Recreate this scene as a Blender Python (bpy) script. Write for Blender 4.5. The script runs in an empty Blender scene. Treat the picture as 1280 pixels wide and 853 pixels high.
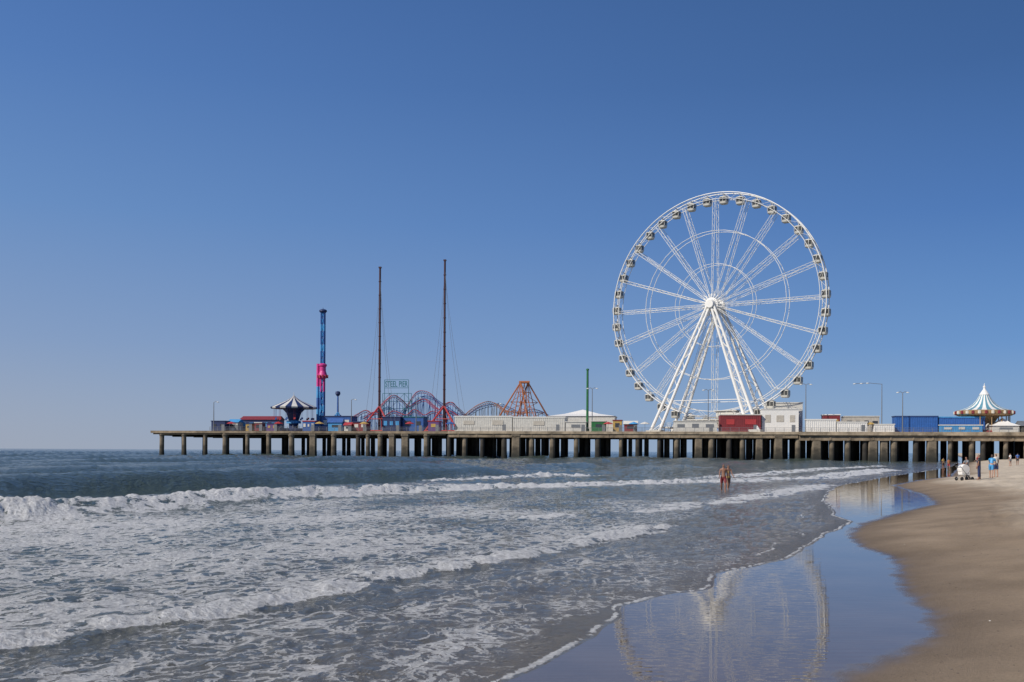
import bpy, math, random
import numpy as np
from mathutils import Vector, Matrix
random.seed(7)
sc = bpy.context.scene
sc.view_settings.view_transform='Standard'
sc.view_settings.look='None'
sc.view_settings.exposure=0
COL = sc.collection
# ------------------------------------------------------------------ camera
FPX=1244.0; CAMH=2.4; ROLL=0.005
cam=bpy.data.cameras.new('camera'); co=bpy.data.objects.new('camera',cam); COL.objects.link(co)
cam.lens=FPX/1280*36; cam.sensor_width=36; cam.shift_y=137.2/1280; cam.clip_end=20000; cam.clip_start=0.1
co.matrix_world=Matrix.Translation((0,0,CAMH))@Matrix.Rotation(math.radians(90),4,'X')@Matrix.Rotation(ROLL,4,'Z')
sc.camera=co
def hor(px): return 563.7+ROLL*(px-640)
def gpt(px,py,z=0.0):
    Y=(CAMH-z)*FPX/(py-hor(px)); return ((px-640)/FPX*Y, Y)
def srgb(*c):
    return [((x/255+.055)/1.055)**2.4 if x>10 else x/255/12.92 for x in c]
def N(t,k,**kw):
    n=t.nodes.new(k)
    for a,b in kw.items(): setattr(n,a,b)
    return n
# ------------------------------------------------------------------ light
SUN_EL=math.radians(40); SD=Vector((-0.84,-0.54,0)).normalized()
w=bpy.data.worlds.new('World'); sc.world=w; w.use_nodes=True
nt=w.node_tree; nt.nodes.clear()
sky=nt.nodes.new('ShaderNodeTexSky'); sky.sky_type='NISHITA'; sky.sun_disc=False
sky.sun_elevation=SUN_EL; sky.sun_rotation=math.atan2(SD.x,SD.y); sky.altitude=0; sky.air_density=1.0; sky.dust_density=1.0; sky.ozone_density=2.0
STR=0.08
tcw=N(nt,'ShaderNodeTexCoord'); spw=N(nt,'ShaderNodeSeparateXYZ'); nt.links.new(tcw.outputs['Generated'],spw.inputs[0])
def ramp(stops):
    r=N(nt,'ShaderNodeValToRGB'); e=r.color_ramp.elements
    while len(e)<len(stops): e.new(.5)
    for i,(p,c) in enumerate(stops): e[i].position=p; e[i].color=srgb(*c)+[1]
    nt.links.new(spw.outputs[2],r.inputs[0]); return r
rl=ramp([(0,(162,172,191)),(.03,(154,168,193)),(.10,(134,158,197)),(.22,(105,144,198)),(.34,(84,126,189)),(.45,(71,112,177)),(1,(50,86,146))])
rr_=ramp([(0,(142,171,204)),(.03,(128,164,206)),(.10,(96,143,202)),(.22,(69,115,181)),(.34,(55,95,153)),(.45,(50,86,139)),(1,(42,74,126))])
az=N(nt,'ShaderNodeMapRange'); az.inputs[1].default_value=-0.5; az.inputs[2].default_value=0.48; nt.links.new(spw.outputs[0],az.inputs[0])
mxw=N(nt,'ShaderNodeMix',data_type='RGBA'); nt.links.new(az.outputs[0],mxw.inputs[0]); nt.links.new(rl.outputs[0],mxw.inputs[6]); nt.links.new(rr_.outputs[0],mxw.inputs[7])
scl=N(nt,'ShaderNodeVectorMath',operation='SCALE'); scl.inputs['Scale'].default_value=1/STR; nt.links.new(mxw.outputs[2],scl.inputs[0])
mxn=N(nt,'ShaderNodeMix',data_type='RGBA'); mxn.inputs[0].default_value=0.87; nt.links.new(sky.outputs[0],mxn.inputs[6]); nt.links.new(scl.outputs[0],mxn.inputs[7])
bg=nt.nodes.new('ShaderNodeBackground'); bg.inputs[1].default_value=STR
out=nt.nodes.new('ShaderNodeOutputWorld')
nt.links.new(mxn.outputs[2],bg.inputs[0]); nt.links.new(bg.outputs[0],out.inputs[0])
sl=bpy.data.lights.new('sun','SUN'); sl.energy=4.4; sl.angle=math.radians(0.5); sl.color=(1.0,0.93,0.83)
so=bpy.data.objects.new('sun',sl); COL.objects.link(so)
sdir=Vector((SD.x*math.cos(SUN_EL),SD.y*math.cos(SUN_EL),math.sin(SUN_EL)))
so.rotation_euler=sdir.to_track_quat('Z','Y').to_euler(); so.location=(-50,-50,80)
# ------------------------------------------------------------------ materials
MC={}
def mat(name,col,rough=0.6,var=0.15,scale=1.5,metal=0.0,bump=0.0,grad=None):
    if name in MC: return MC[name]
    m=bpy.data.materials.new(name); m.use_nodes=True; t=m.node_tree; b=t.nodes['Principled BSDF']
    b.inputs['Roughness'].default_value=rough; b.inputs['Metallic'].default_value=metal
    tc=t.nodes.new('ShaderNodeTexCoord'); n=t.nodes.new('ShaderNodeTexNoise'); n.inputs['Scale'].default_value=scale; n.inputs['Detail'].default_value=5; n.inputs['Roughness'].default_value=0.65
    t.links.new(tc.outputs['Object'],n.inputs['Vector'])
    r=t.nodes.new('ShaderNodeValToRGB'); r.color_ramp.elements[0].position=0.3; r.color_ramp.elements[1].position=0.7
    r.color_ramp.elements[0].color=[c*(1-var*2) for c in col]+[1]; r.color_ramp.elements[1].color=[min(1,c*(1+var)) for c in col]+[1]
    t.links.new(n.outputs['Fac'],r.inputs[0]); last=r.outputs[0]
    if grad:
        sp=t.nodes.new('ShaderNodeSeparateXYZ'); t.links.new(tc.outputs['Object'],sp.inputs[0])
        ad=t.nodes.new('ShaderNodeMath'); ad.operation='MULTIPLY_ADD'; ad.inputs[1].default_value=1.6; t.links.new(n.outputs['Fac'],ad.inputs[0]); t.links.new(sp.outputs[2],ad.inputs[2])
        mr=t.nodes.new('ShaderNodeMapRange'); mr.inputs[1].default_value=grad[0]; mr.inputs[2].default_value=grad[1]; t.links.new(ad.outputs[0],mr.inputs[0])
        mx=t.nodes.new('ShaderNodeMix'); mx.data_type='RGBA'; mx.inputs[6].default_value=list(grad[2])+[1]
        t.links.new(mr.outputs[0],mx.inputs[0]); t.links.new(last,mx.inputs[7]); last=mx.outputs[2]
    t.links.new(last,b.inputs['Base Color'])
    if bump>0:
        bp=t.nodes.new('ShaderNodeBump'); bp.inputs['Strength'].default_value=bump; bp.inputs['Distance'].default_value=0.1
        t.links.new(n.outputs['Fac'],bp.inputs['Height']); t.links.new(bp.outputs[0],b.inputs['Normal'])
    MC[name]=m; return m
WHITE=mat('white_paint',(0.80,0.78,0.73),0.45,0.04)
WHEELW=mat('wheel_paint',(0.74,0.73,0.69),0.5,0.04)
CREAM=mat('cream_paint',(0.66,0.62,0.52),0.5,0.06)
CABW=mat('cabin_paint',(0.50,0.48,0.42),0.5,0.08)
OFFW=mat('off_white_paint',(0.64,0.62,0.56),0.6,0.1)
BEIGE=mat('beige_panel',(0.50,0.46,0.39),0.7,0.12)
GLASS=mat('dark_glass',(0.05,0.055,0.065),0.12,0.1)
CABG=mat('cabin_glass',(0.07,0.07,0.065),0.2,0.1)
CONC=mat('weathered_concrete',(0.29,0.225,0.15),0.9,0.36,0.35,bump=0.4)
CONCL=mat('pale_concrete',(0.41,0.33,0.23),0.9,0.34,0.3,bump=0.3)
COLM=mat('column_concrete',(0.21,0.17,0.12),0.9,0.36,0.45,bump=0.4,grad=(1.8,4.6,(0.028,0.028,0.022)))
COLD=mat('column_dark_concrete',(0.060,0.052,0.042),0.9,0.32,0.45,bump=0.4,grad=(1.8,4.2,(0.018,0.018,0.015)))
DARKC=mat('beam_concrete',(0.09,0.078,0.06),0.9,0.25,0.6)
RUST=mat('rust_red_steel',(0.055,0.016,0.02),0.6,0.2)
RED=mat('red_paint',(0.42,0.045,0.045),0.5,0.1)
DRED=mat('dark_red_paint',(0.22,0.03,0.035),0.6,0.12)
BLUE=mat('blue_paint',(0.035,0.11,0.34),0.5,0.15)
CBLUE=mat('container_blue_paint',(0.035,0.13,0.40),0.5,0.12)
LBLUE=mat('light_blue_paint',(0.07,0.32,0.62),0.5,0.12)
NAVY=mat('navy_paint',(0.02,0.035,0.11),0.5,0.1)
TEAL=mat('teal_paint',(0.02,0.15,0.18),0.5,0.1)
ROOFT=mat('roof_blue_canvas',(0.11,0.28,0.36),0.7,0.1)
GREEN=mat('green_paint',(0.025,0.15,0.045),0.5,0.1)
YEL=mat('yellow_paint',(0.50,0.33,0.09),0.5,0.1)
ORANGE=mat('orange_paint',(0.42,0.15,0.05),0.55,0.12)
REDBR=mat('brown_orange_steel',(0.36,0.12,0.045),0.6,0.14)
PINK=mat('magenta_paint',(0.62,0.04,0.24),0.5,0.1)
PURP=mat('purple_paint',(0.14,0.06,0.20),0.5,0.1)
BLACK=mat('black_paint',(0.02,0.02,0.022),0.5,0.1)
GREY=mat('grey_steel',(0.22,0.23,0.24),0.5,0.1,metal=0.3)
GOLD=mat('gold_paint',(0.34,0.22,0.10),0.5,0.2)
LAMPM=mat('lamp_glass',(0.7,0.7,0.65),0.3,0.05)
# ------------------------------------------------------------------ builders
class MB:
    def __init__(s): s.v=[]; s.f=[]; s.m=[]
    def addv(s,vs,fs,mi=0):
        o=len(s.v); s.v+= [tuple(p) for p in vs]; s.f+=[tuple(i+o for i in f) for f in fs]; s.m+=[mi]*len(fs)
    def box(s,c,d,mi=0,rz=0.0):
        x,y,z=[k/2 for k in d]; cs,sn=math.cos(rz),math.sin(rz)
        vs=[]
        for a in (-x,x):
            for b in (-y,y):
                for e in (-z,z): vs.append((c[0]+a*cs-b*sn,c[1]+a*sn+b*cs,c[2]+e))
        s.addv(vs,[(0,1,3,2),(4,6,7,5),(0,4,5,1),(2,3,7,6),(0,2,6,4),(1,5,7,3)],mi)
    def tube(s,a,b,r,r2=None,n=6,mi=0):
        a=Vector(a);b=Vector(b); r2=r if r2 is None else r2; d=(b-a)
        if d.length<1e-5: return
        d.normalize(); u=d.orthogonal().normalized(); w2=d.cross(u)
        vs=[]
        for p,rr in ((a,r),(b,r2)):
            for i in range(n):
                t=2*math.pi*(i+.5)/n; vs.append(p+u*math.cos(t)*rr+w2*math.sin(t)*rr)
        fs=[(i,(i+1)%n,n+(i+1)%n,n+i) for i in range(n)]+[tuple(range(n))[::-1],tuple(range(n,2*n))]
        s.addv(vs,fs,mi)
    def path(s,pts,r,n=6,mi=0,closed=False):
        k=len(pts)
        for i in range(k if closed else k-1): s.tube(pts[i],pts[(i+1)%k],r,n=n,mi=mi)
    def lathe(s,prof,n=24,c=(0,0,0),mi=0,mi2=None,axis='z'):
        o=len(s.v)
        for r,z in prof:
            for i in range(n):
                t=2*math.pi*i/n
                if axis=='z': s.v.append((c[0]+r*math.cos(t),c[1]+r*math.sin(t),c[2]+z))
                elif axis=='y': s.v.append((c[0]+r*math.cos(t),c[1]+z,c[2]+r*math.sin(t)))
                else: s.v.append((c[0]+z,c[1]+r*math.cos(t),c[2]+r*math.sin(t)))
        for j in range(len(prof)-1):
            for i in range(n):
                s.f.append((o+j*n+i,o+j*n+(i+1)%n,o+(j+1)*n+(i+1)%n,o+(j+1)*n+i))
                s.m.append(mi if (mi2 is None or i%2==0) else mi2)
    def make(s,name,mats,parent=None,label=None,smooth=False,loc=(0,0,0)):
        me=bpy.data.meshes.new(name); me.from_pydata(s.v,[],s.f); 
        for m in mats: me.materials.append(m)
        me.polygons.foreach_set('material_index',s.m)
        if smooth: me.polygons.foreach_set('use_smooth',[True]*len(s.f))
        me.update(); o=bpy.data.objects.new(name,me); COL.objects.link(o); o.location=loc
        if parent: o.parent=parent
        if label: o['label']=label
        return o
def thing(name,label,cat,loc,rz=0.0,group=None):
    e=bpy.data.objects.new(name,None); COL.objects.link(e); e.location=loc; e.rotation_euler=(0,0,rz); e.empty_display_size=0.5
    e['label']=label; e['category']=cat
    if group: e['group']=group
    return e
def copy_tree(o,parent=None):
    n=o.copy(); COL.objects.link(n)
    if parent: n.parent=parent
    for c in list(o.children): copy_tree(c,n)
    return n
# ------------------------------------------------------------------ pier frame
DK=7.9
A0=Vector(((188-640)/FPX*298,298)); A1=Vector(((1280-640)/FPX*262,262))
dv=(A1-A0).normalized(); nv=Vector((-dv.y,dv.x)); PR=math.atan2(dv.y,dv.x)
def uof(px,v):
    m=(px-640)/FPX
    return (m*(A0.y+v*nv.y)-(A0.x+v*nv.x))/(dv.x-m*dv.y)
def wp(u,v): return A0+dv*u+nv*v
class Fr:
    def __init__(s,px,v):
        s.v=v; s.u=uof(px,v); p=wp(s.u,v); s.loc=(p.x,p.y,DK)
    def L(s,px,py,v=None):
        v=s.v if v is None else v
        u=uof(px,v); p=wp(u,v)
        return (u-s.u, v-s.v, CAMH+(hor(px)-py)*p.y/FPX-DK)
# ------------------------------------------------------------------ noise
def hsh(i,j,seed): 
    v=np.sin(i*127.1+j*311.7+seed*74.7)*43758.5453; return v-np.floor(v)
def vn(x,y,seed=0):
    xi=np.floor(x);yi=np.floor(y);fx=x-xi;fy=y-yi;fx=fx*fx*(3-2*fx);fy=fy*fy*(3-2*fy)
    a=hsh(xi,yi,seed);b=hsh(xi+1,yi,seed);c=hsh(xi,yi+1,seed);d=hsh(xi+1,yi+1,seed)
    return (a*(1-fx)+b*fx)*(1-fy)+(c*(1-fx)+d*fx)*fy
def fbm(x,y,seed=0,o=4):
    s=0;a=.5;t=0
    for k in range(o): s=s+a*vn(x*2**k,y*2**k,seed+k*5);t+=a;a*=.5
    return s/t
# ------------------------------------------------------------------ shore coordinates
def st(X,Y): return 0.915*X-0.403*Y, 0.403*X+0.915*Y
def curve(pts):
    a=sorted([st(*gpt(*p))[::-1] for p in pts]); return np.array([q[0] for q in a]),np.array([q[1] for q in a])
WE=curve([(300,1100),(520,900),(620,853),(700,815),(738,795),(765,757),(820,748),(880,738),(893,717),(950,705),(1000,690),(1030,672),(1062,655),(1040,640),(1030,620),(1045,608),(1110,596),(1165,588),(1190,583),(1200,577)])
SE=curve([(800,1100),(1000,880),(1060,853),(1110,830),(1160,803),(1170,785),(1165,765),(1138,740),(1130,715),(1122,698),(1085,685),(1068,670),(1083,655),(1130,641),(1172,631),(1160,620),(1120,607),(1150,601),(1190,596),(1200,585),(1215,577)])
def s_w(t): return np.interp(t,*WE)+ (fbm(t*0.55,t*0,11,3)-.5)*0.55
def s_s(t): return np.interp(t,*SE)+ (fbm(t*0.8,t*0,21,3)-.5)*0.25
def sand_z(X,Y):
    s,t=st(X,Y); a=s_w(t);b=np.maximum(s_s(t),a+.2)
    z=np.where(s<a,-0.045*np.clip(a-s,0,None),0)
    z=np.maximum(z,-1.6)
    z=z+np.clip(s-a,0,None).clip(0,1)*0.006
    d=np.clip(s-b,0,None)
    z=z+1.25*(1-np.exp(-d*0.115))
    dry=np.clip((d-2.2)/2,0,1)
    ft=np.clip(fbm(X*2.6,Y*2.0,35,2)-.52,0,1)
    z=z+dry*((fbm(X*1.6,Y*1.6,31,3)-.5)*0.13-ft*.24) + np.clip(d/1.5,0,1)*((fbm(X*.35,Y*.35,33,2)-.5)*0.09+(fbm(X*2.5,Y*2.5,37,3)-.5)*.022)
    return z
def sz(x,y): return float(sand_z(np.array([x]),np.array([y]))[0])
BRK=[ # pts, height, front foam width, back width, density, minimum envelope
 ([(-700,745),(-300,695),(-150,672),(0,655),(150,644),(300,631),(450,621),(600,612),(760,607),(900,603),(1040,598),(1120,588)],0.32,1.7,1.1,1.0,.50),
 ([(540,604),(590,601),(640,598),(700,596),(760,595)],0.50,1.3,0.6,1.0,.4),
 ([(-300,870),(-60,824),(0,812),(100,796),(200,780),(300,763),(400,746),(500,728),(600,709),(700,690),(780,673),(850,657)],0.13,0.36,0.50,1.0,.62),
 ([(600,652),(650,650),(700,647),(745,644)],0.14,0.6,0.4,0.9,.5),
 ([(770,644),(830,638),(880,632),(950,624),(1010,613),(1040,606)],0.14,0.9,0.6,0.92,.45),
 ([(880,600),(960,594),(1050,586),(1110,583)],0.3,1.6,0.8,0.8,.35),
]
def water_fields(X,Y):
    s,t=st(X,Y); a=s_w(t); off=np.clip(a-s,0,None)
    far=np.clip((off-18)/15,0,1)
    wob=(fbm(t*0.02,s*0.03,41,3)-.5)*22
    ph=(s+wob)/14.0*2*np.pi
    sw=(np.sin(ph)*.5+.5)**2.4*np.clip(-0.35+2.3*fbm(t*0.03,s*0.05,43,2),0,1.5)
    z=0.02+far*0.80*sw*np.clip(1-(Y-300)/1500,0.15,1)
    near=np.clip(off/2.0,0,1)
    z=z+near*(0.13*(fbm(s*0.55,t*0.35,51,4)-.5)+0.11*(fbm(s*2.2,t*1.4,52,3)-.5)+0.05*(np.abs(fbm(s*4.5,t*3.0,53,2)-.5)))
    z=z+far*0.34*(fbm(s*0.45,t*0.22,55,4)-.5)
    dens=np.zeros_like(z)
    chop=fbm(s*2.6,t*1.9,61,4)
    ck=np.clip(0.80+(chop-.5)*3.4,0.15,1.4)
    lowf=fbm(t*0.16,s*0.25,66,3)
    for k,(pts,H,fw,bw,D,em) in enumerate(BRK):
        ct,cs=curve(pts); sb=np.interp(t,ct,cs)+(fbm(t*0.30,t*0+k,71+k,4)-.5)*1.7*min(1,fw)+(fbm(t*1.6,s*.8,81+k,3)-.5)*1.3*min(1,fw)
        e=np.clip((t-ct[0])/2.5,0,1)*np.clip((ct[-1]-t)/2.5,0,1)
        e=e*np.clip(em+0.75*(fbm(t*0.13,t*0,91+k,3)-.2)*1.3,em*.8,1.15)
        d=s-sb+fw*0.55
        h=np.where(d>0,np.exp(-(d/(0.30*fw+.12))**2),np.exp(-(d/(bw*1.8))**2))
        z=z+H*e*h*(0.45+1.3*(chop-.3))
        ff=np.where(d>-bw*.5, np.clip(1.35-np.abs((d-fw*.25)/(fw*.85))**2.2,0,2), np.clip(1.1+(d+bw*.5)/bw*1.6,0,1.3))
        dens=np.maximum(dens,D*e**.4*ff*ck)
        tr=np.where(d<0,np.clip(1+d/(bw*7),0,1),0)*0.72*e**.5
        dens=np.maximum(dens,tr*(.28+lowf*1.0))
        fr=np.where(d>0,np.clip(1-d/(fw*4),0,1),0)*0.55*e**.5
        dens=np.maximum(dens,fr*(.12+lowf*1.1))
    b1=np.interp(t,*curve(BRK[0][0])); b2=np.interp(t,*curve(BRK[2][0]))
    zone=(np.clip((s-b1)/1.5,0,1)*np.clip((b2-s)/1.0,0,1)) 
    zone=zone*np.clip(1.25-(t-12)/48,0.12,1)
    dens=np.maximum(dens,zone*(0.10+0.86*fbm(s*0.42,t*0.20,101,4)))
    z2=np.clip((s-b2)/.5,0,1)*np.clip((a-s)/.2,0,1)*np.clip(1.2-(t-9)/24,0.0,1)
    dens=np.maximum(dens,z2*(0.02+0.66*fbm(s*1.1,t*0.45,105,3)))
    el=np.exp(-((a-s-0.03)/0.050)**2)*np.clip(fbm(t*.9,t*0,111,2)*1.5+.0,0,1.05)
    el2=np.exp(-((a-s-0.9-(fbm(t*.5,t*0,113,2)-.5)*1.2)/0.05)**2)*0.6*np.clip(fbm(t*.5,s*0,114,2)*2-.4,0,1)
    dens=np.maximum(dens,np.maximum(el,el2))
    zz=np.where(s>a,0.010-0.15*(s-a),0.010+(z-0.010)*np.clip((a-s)/0.8,0,1))
    shal=np.clip(1-off/14,0,1)
    return zz,dens,shal,s,t,a
def grid(us,ys):
    U,YY=np.meshgrid(us,ys); X=U*YY
    return X.ravel(),YY.ravel()
def mk_sheet(name,X,Y,Z,nc,nr,keep,attrs,m):
    idx=np.arange(nc*nr).reshape(nr,nc)
    q=np.stack([idx[:-1,:-1],idx[:-1,1:],idx[1:,1:],idx[1:,:-1]],-1).reshape(-1,4)
    if keep is not None:
        kk=keep[q].any(axis=1); q=q[kk]
    used=np.unique(q); rem=-np.ones(nc*nr,dtype=np.int64); rem[used]=np.arange(len(used)); q=rem[q]
    me=bpy.data.meshes.new(name); n=len(used); me.vertices.add(n)
    me.vertices.foreach_set('co',np.stack([X[used],Y[used],Z[used]],-1).astype(np.float32).ravel())
    me.loops.add(q.size); me.loops.foreach_set('vertex_index',q.astype(np.int32).ravel())
    me.polygons.add(len(q)); me.polygons.foreach_set('loop_start',np.arange(0,q.size,4,dtype=np.int32))
    me.update(calc_edges=True); me.polygons.foreach_set('use_smooth',np.ones(len(q),dtype=bool))
    for an,av in attrs.items():
        if av.ndim==1:
            at=me.attributes.new(an,'FLOAT','POINT'); at.data.foreach_set('value',av[used].astype(np.float32))
        else:
            at=me.attributes.new(an,'FLOAT_VECTOR','POINT'); at.data.foreach_set('vector',av[used].astype(np.float32).ravel())
    me.materials.append(m); o=bpy.data.objects.new(name,me); COL.objects.link(o); o['kind']='structure'
    return o
# ---- water material
wm=bpy.data.materials.new('sea_water'); wm.use_nodes=True; t=wm.node_tree; t.nodes.clear(); L=t.links.new
o_=N(t,'ShaderNodeOutputMaterial'); pw=N(t,'ShaderNodeBsdfPrincipled'); pf=N(t,'ShaderNodeBsdfPrincipled'); mxs=N(t,'ShaderNodeMixShader')
aS=N(t,'ShaderNodeAttribute'); aS.attribute_name='st'; aD=N(t,'ShaderNodeAttribute'); aD.attribute_name='foam'; aH=N(t,'ShaderNodeAttribute'); aH.attribute_name='shallow'
nw=N(t,'ShaderNodeTexNoise'); nw.inputs['Scale'].default_value=1.5; nw.inputs['Detail'].default_value=5; L(aS.outputs['Vector'],nw.inputs['Vector'])
vs_=N(t,'ShaderNodeVectorMath',operation='MULTIPLY_ADD'); vs_.inputs[1].default_value=(1.1,1.1,0); L(nw.outputs['Color'],vs_.inputs[0]); L(aS.outputs['Vector'],vs_.inputs[2])
mp=N(t,'ShaderNodeMapping'); mp.inputs['Scale'].default_value=(1.2,0.7,1); L(vs_.outputs[0],mp.inputs[0])
v1=N(t,'ShaderNodeTexVoronoi',feature='DISTANCE_TO_EDGE'); v1.inputs['Scale'].default_value=2.4; L(mp.outputs[0],v1.inputs['Vector'])
v2=N(t,'ShaderNodeTexVoronoi',feature='DISTANCE_TO_EDGE'); v2.inputs['Scale'].default_value=8.0; L(mp.outputs[0],v2.inputs['Vector'])
nf=N(t,'ShaderNodeTexNoise'); nf.inputs['Scale'].default_value=7.5; nf.inputs['Detail'].default_value=6; nf.inputs['Roughness'].default_value=.74; L(aS.outputs['Vector'],nf.inputs['Vector'])
def M(op,a,b,c=None):
    n=N(t,'ShaderNodeMath',operation=op)
    for i,x in enumerate((a,b,c)):
        if x is None: continue
        if isinstance(x,(int,float)): n.inputs[i].default_value=x
        else: L(x,n.inputs[i])
    return n.outputs[0]
c1=M('MULTIPLY',v1.outputs[0],1.6); c2=M('MULTIPLY',v2.outputs[0],0.9); c=M('ADD',c1,c2); c=M('ADD',c,M('MULTIPLY_ADD',nf.outputs[0],1.2,-0.48))
df=M('SUBTRACT',aD.outputs['Fac'],c)
mr=N(t,'ShaderNodeMapRange',interpolation_type='SMOOTHSTEP'); mr.inputs[1].default_value=-0.01; mr.inputs[2].default_value=0.11; L(df,mr.inputs[0])
gate=N(t,'ShaderNodeMapRange'); gate.inputs[1].default_value=0.03; gate.inputs[2].default_value=0.2; L(aD.outputs['Fac'],gate.inputs[0])
op=N(t,'ShaderNodeMapRange'); op.inputs[1].default_value=0.2; op.inputs[2].default_value=0.8; op.inputs[3].default_value=0.72; op.inputs[4].default_value=1.0; L(aD.outputs['Fac'],op.inputs[0])
fac=M('MULTIPLY',M('MULTIPLY',mr.outputs[0],gate.outputs[0]),op.outputs[0]); L(fac,mxs.inputs[0])
cm=N(t,'ShaderNodeMix',data_type='RGBA'); cm.inputs[6].default_value=(0.066,0.092,0.078,1); cm.inputs[7].default_value=(0.115,0.100,0.076,1); L(aH.outputs['Fac'],cm.inputs[0]); L(cm.outputs[2],pw.inputs['Base Color'])
pw.inputs['Roughness'].default_value=0.08; pw.inputs['IOR'].default_value=1.33
pf.inputs['Roughness'].default_value=0.8
fr=N(t,'ShaderNodeValToRGB'); fr.color_ramp.elements[0].color=(0.40,0.40,0.39,1); fr.color_ramp.elements[1].color=(0.84,0.84,0.82,1); fr.color_ramp.elements[0].position=.35; fr.color_ramp.elements[1].position=.60; L(nf.outputs[0],fr.inputs[0]); L(fr.outputs[0],pf.inputs['Base Color'])
b1n=N(t,'ShaderNodeTexNoise'); b1n.inputs['Scale'].default_value=1.0; b1n.inputs['Detail'].default_value=7; b1n.inputs['Roughness'].default_value=.64
mp2=N(t,'ShaderNodeMapping'); mp2.inputs['Scale'].default_value=(3.0,1.5,1); L(aS.outputs['Vector'],mp2.inputs[0]); L(mp2.outputs[0],b1n.inputs['Vector'])
bp=N(t,'ShaderNodeBump'); bp.inputs['Distance'].default_value=0.36
L(b1n.outputs[0],bp.inputs['Height']); 
bdist=N(t,'ShaderNodeMapRange'); bdist.inputs[1].default_value=0; bdist.inputs[2].default_value=1; bdist.inputs[3].default_value=1.0; bdist.inputs[4].default_value=0.45; L(aH.outputs['Fac'],bdist.inputs[0]); L(bdist.outputs[0],bp.inputs['Strength'])
L(bp.outputs[0],pw.inputs['Normal'])
bf=N(t,'ShaderNodeBump'); bf.inputs['Strength'].default_value=1.0; bf.inputs['Distance'].default_value=0.15; L(nf.outputs[0],bf.inputs['Height']); L(bf.outputs[0],pf.inputs['Normal'])
L(pw.outputs[0],mxs.inputs[1]); L(pf.outputs[0],mxs.inputs[2]); L(mxs.outputs[0],o_.inputs[0])
nc,nr=1000,700
ys=np.exp(np.linspace(math.log(4.5),math.log(9000),nr)); us=np.linspace(-0.82,0.62,nc)
X,Y=grid(us,ys); Z,dens,shal,s,tt,a=water_fields(X,Y)
mk_sheet('sea_water',X,Y,Z,nc,nr,s<a+0.5,{'foam':dens,'shallow':shal,'st':np.stack([s,tt,0*s],-1)},wm)
# ---- sand
sm=bpy.data.materials.new('beach_sand'); sm.use_nodes=True; t=sm.node_tree; L=t.links.new; b=t.nodes['Principled BSDF']
aW=N(t,'ShaderNodeAttribute'); aW.attribute_name='wet'; aY=N(t,'ShaderNodeAttribute'); aY.attribute_name='dry'; aP=N(t,'ShaderNodeAttribute'); aP.attribute_name='damp'
tc=N(t,'ShaderNodeTexCoord')
n1=N(t,'ShaderNodeTexNoise'); n1.inputs['Scale'].default_value=0.5; n1.inputs['Detail'].default_value=7; n1.inputs['Roughness'].default_value=.6; L(tc.outputs['Object'],n1.inputs['Vector'])
n2=N(t,'ShaderNodeTexNoise'); n2.inputs['Scale'].default_value=26; n2.inputs['Detail'].default_value=6; n2.inputs['Roughness'].default_value=.8; L(tc.outputs['Object'],n2.inputs['Vector'])
cA=N(t,'ShaderNodeMix',data_type='RGBA'); cA.inputs[6].default_value=(0.290,0.222,0.152,1); cA.inputs[7].default_value=(0.56,0.475,0.36,1); L(aY.outputs['Fac'],cA.inputs[0])
cB=N(t,'ShaderNodeMix',data_type='RGBA'); cB.inputs[7].default_value=(0.175,0.134,0.096,1); L(cA.outputs[2],cB.inputs[6]); L(aP.outputs['Fac'],cB.inputs[0])
mu=N(t,'ShaderNodeMix',data_type='RGBA',blend_type='MULTIPLY'); mu.inputs[0].default_value=1
rr=N(t,'ShaderNodeValToRGB'); rr.color_ramp.elements[0].position=.36; rr.color_ramp.elements[1].position=.64; rr.color_ramp.elements[0].color=(.66,.65,.64,1); rr.color_ramp.elements[1].color=(1.22,1.22,1.22,1)
ad=M('MULTIPLY_ADD',n1.outputs[0],0.5,M('MULTIPLY',n2.outputs[0],0.5)); L(ad,rr.inputs[0]); L(cB.outputs[2],mu.inputs[6]); L(rr.outputs[0],mu.inputs[7])
dk=N(t,'ShaderNodeMix',data_type='RGBA',blend_type='MULTIPLY'); dk.inputs[7].default_value=(.84,.82,.78,1); L(aW.outputs['Fac'],dk.inputs[0]); L(mu.outputs[2],dk.inputs[6]); L(dk.outputs[2],b.inputs['Base Color'])
ro=N(t,'ShaderNodeMapRange'); ro.inputs[3].default_value=0.85; ro.inputs[4].default_value=0.01; L(aW.outputs['Fac'],ro.inputs[0]); L(ro.outputs[0],b.inputs['Roughness'])
io=N(t,'ShaderNodeMapRange'); io.inputs[3].default_value=1.4; io.inputs[4].default_value=1.56; L(aW.outputs['Fac'],io.inputs[0]); L(io.outputs[0],b.inputs['IOR'])
sp_=N(t,'ShaderNodeMapRange'); sp_.inputs[3].default_value=0.15; sp_.inputs[4].default_value=0.55; L(aW.outputs['Fac'],sp_.inputs[0]); L(sp_.outputs[0],b.inputs['Specular IOR Level'])
bp=N(t,'ShaderNodeBump'); bp.inputs['Distance'].default_value=0.03
bs=N(t,'ShaderNodeMapRange'); bs.inputs[3].default_value=0.7; bs.inputs[4].default_value=0.0; L(aW.outputs['Fac'],bs.inputs[0]); L(bs.outputs[0],bp.inputs['Strength']); L(n2.outputs[0],bp.inputs['Height'])
n3=N(t,'ShaderNodeTexNoise'); n3.inputs['Scale'].default_value=2.8; n3.inputs['Detail'].default_value=1
mp3=N(t,'ShaderNodeMapping'); mp3.inputs['Scale'].default_value=(0.6,3.0,1); L(tc.outputs['Object'],mp3.inputs[0]); L(mp3.outputs[0],n3.inputs['Vector'])
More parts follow.
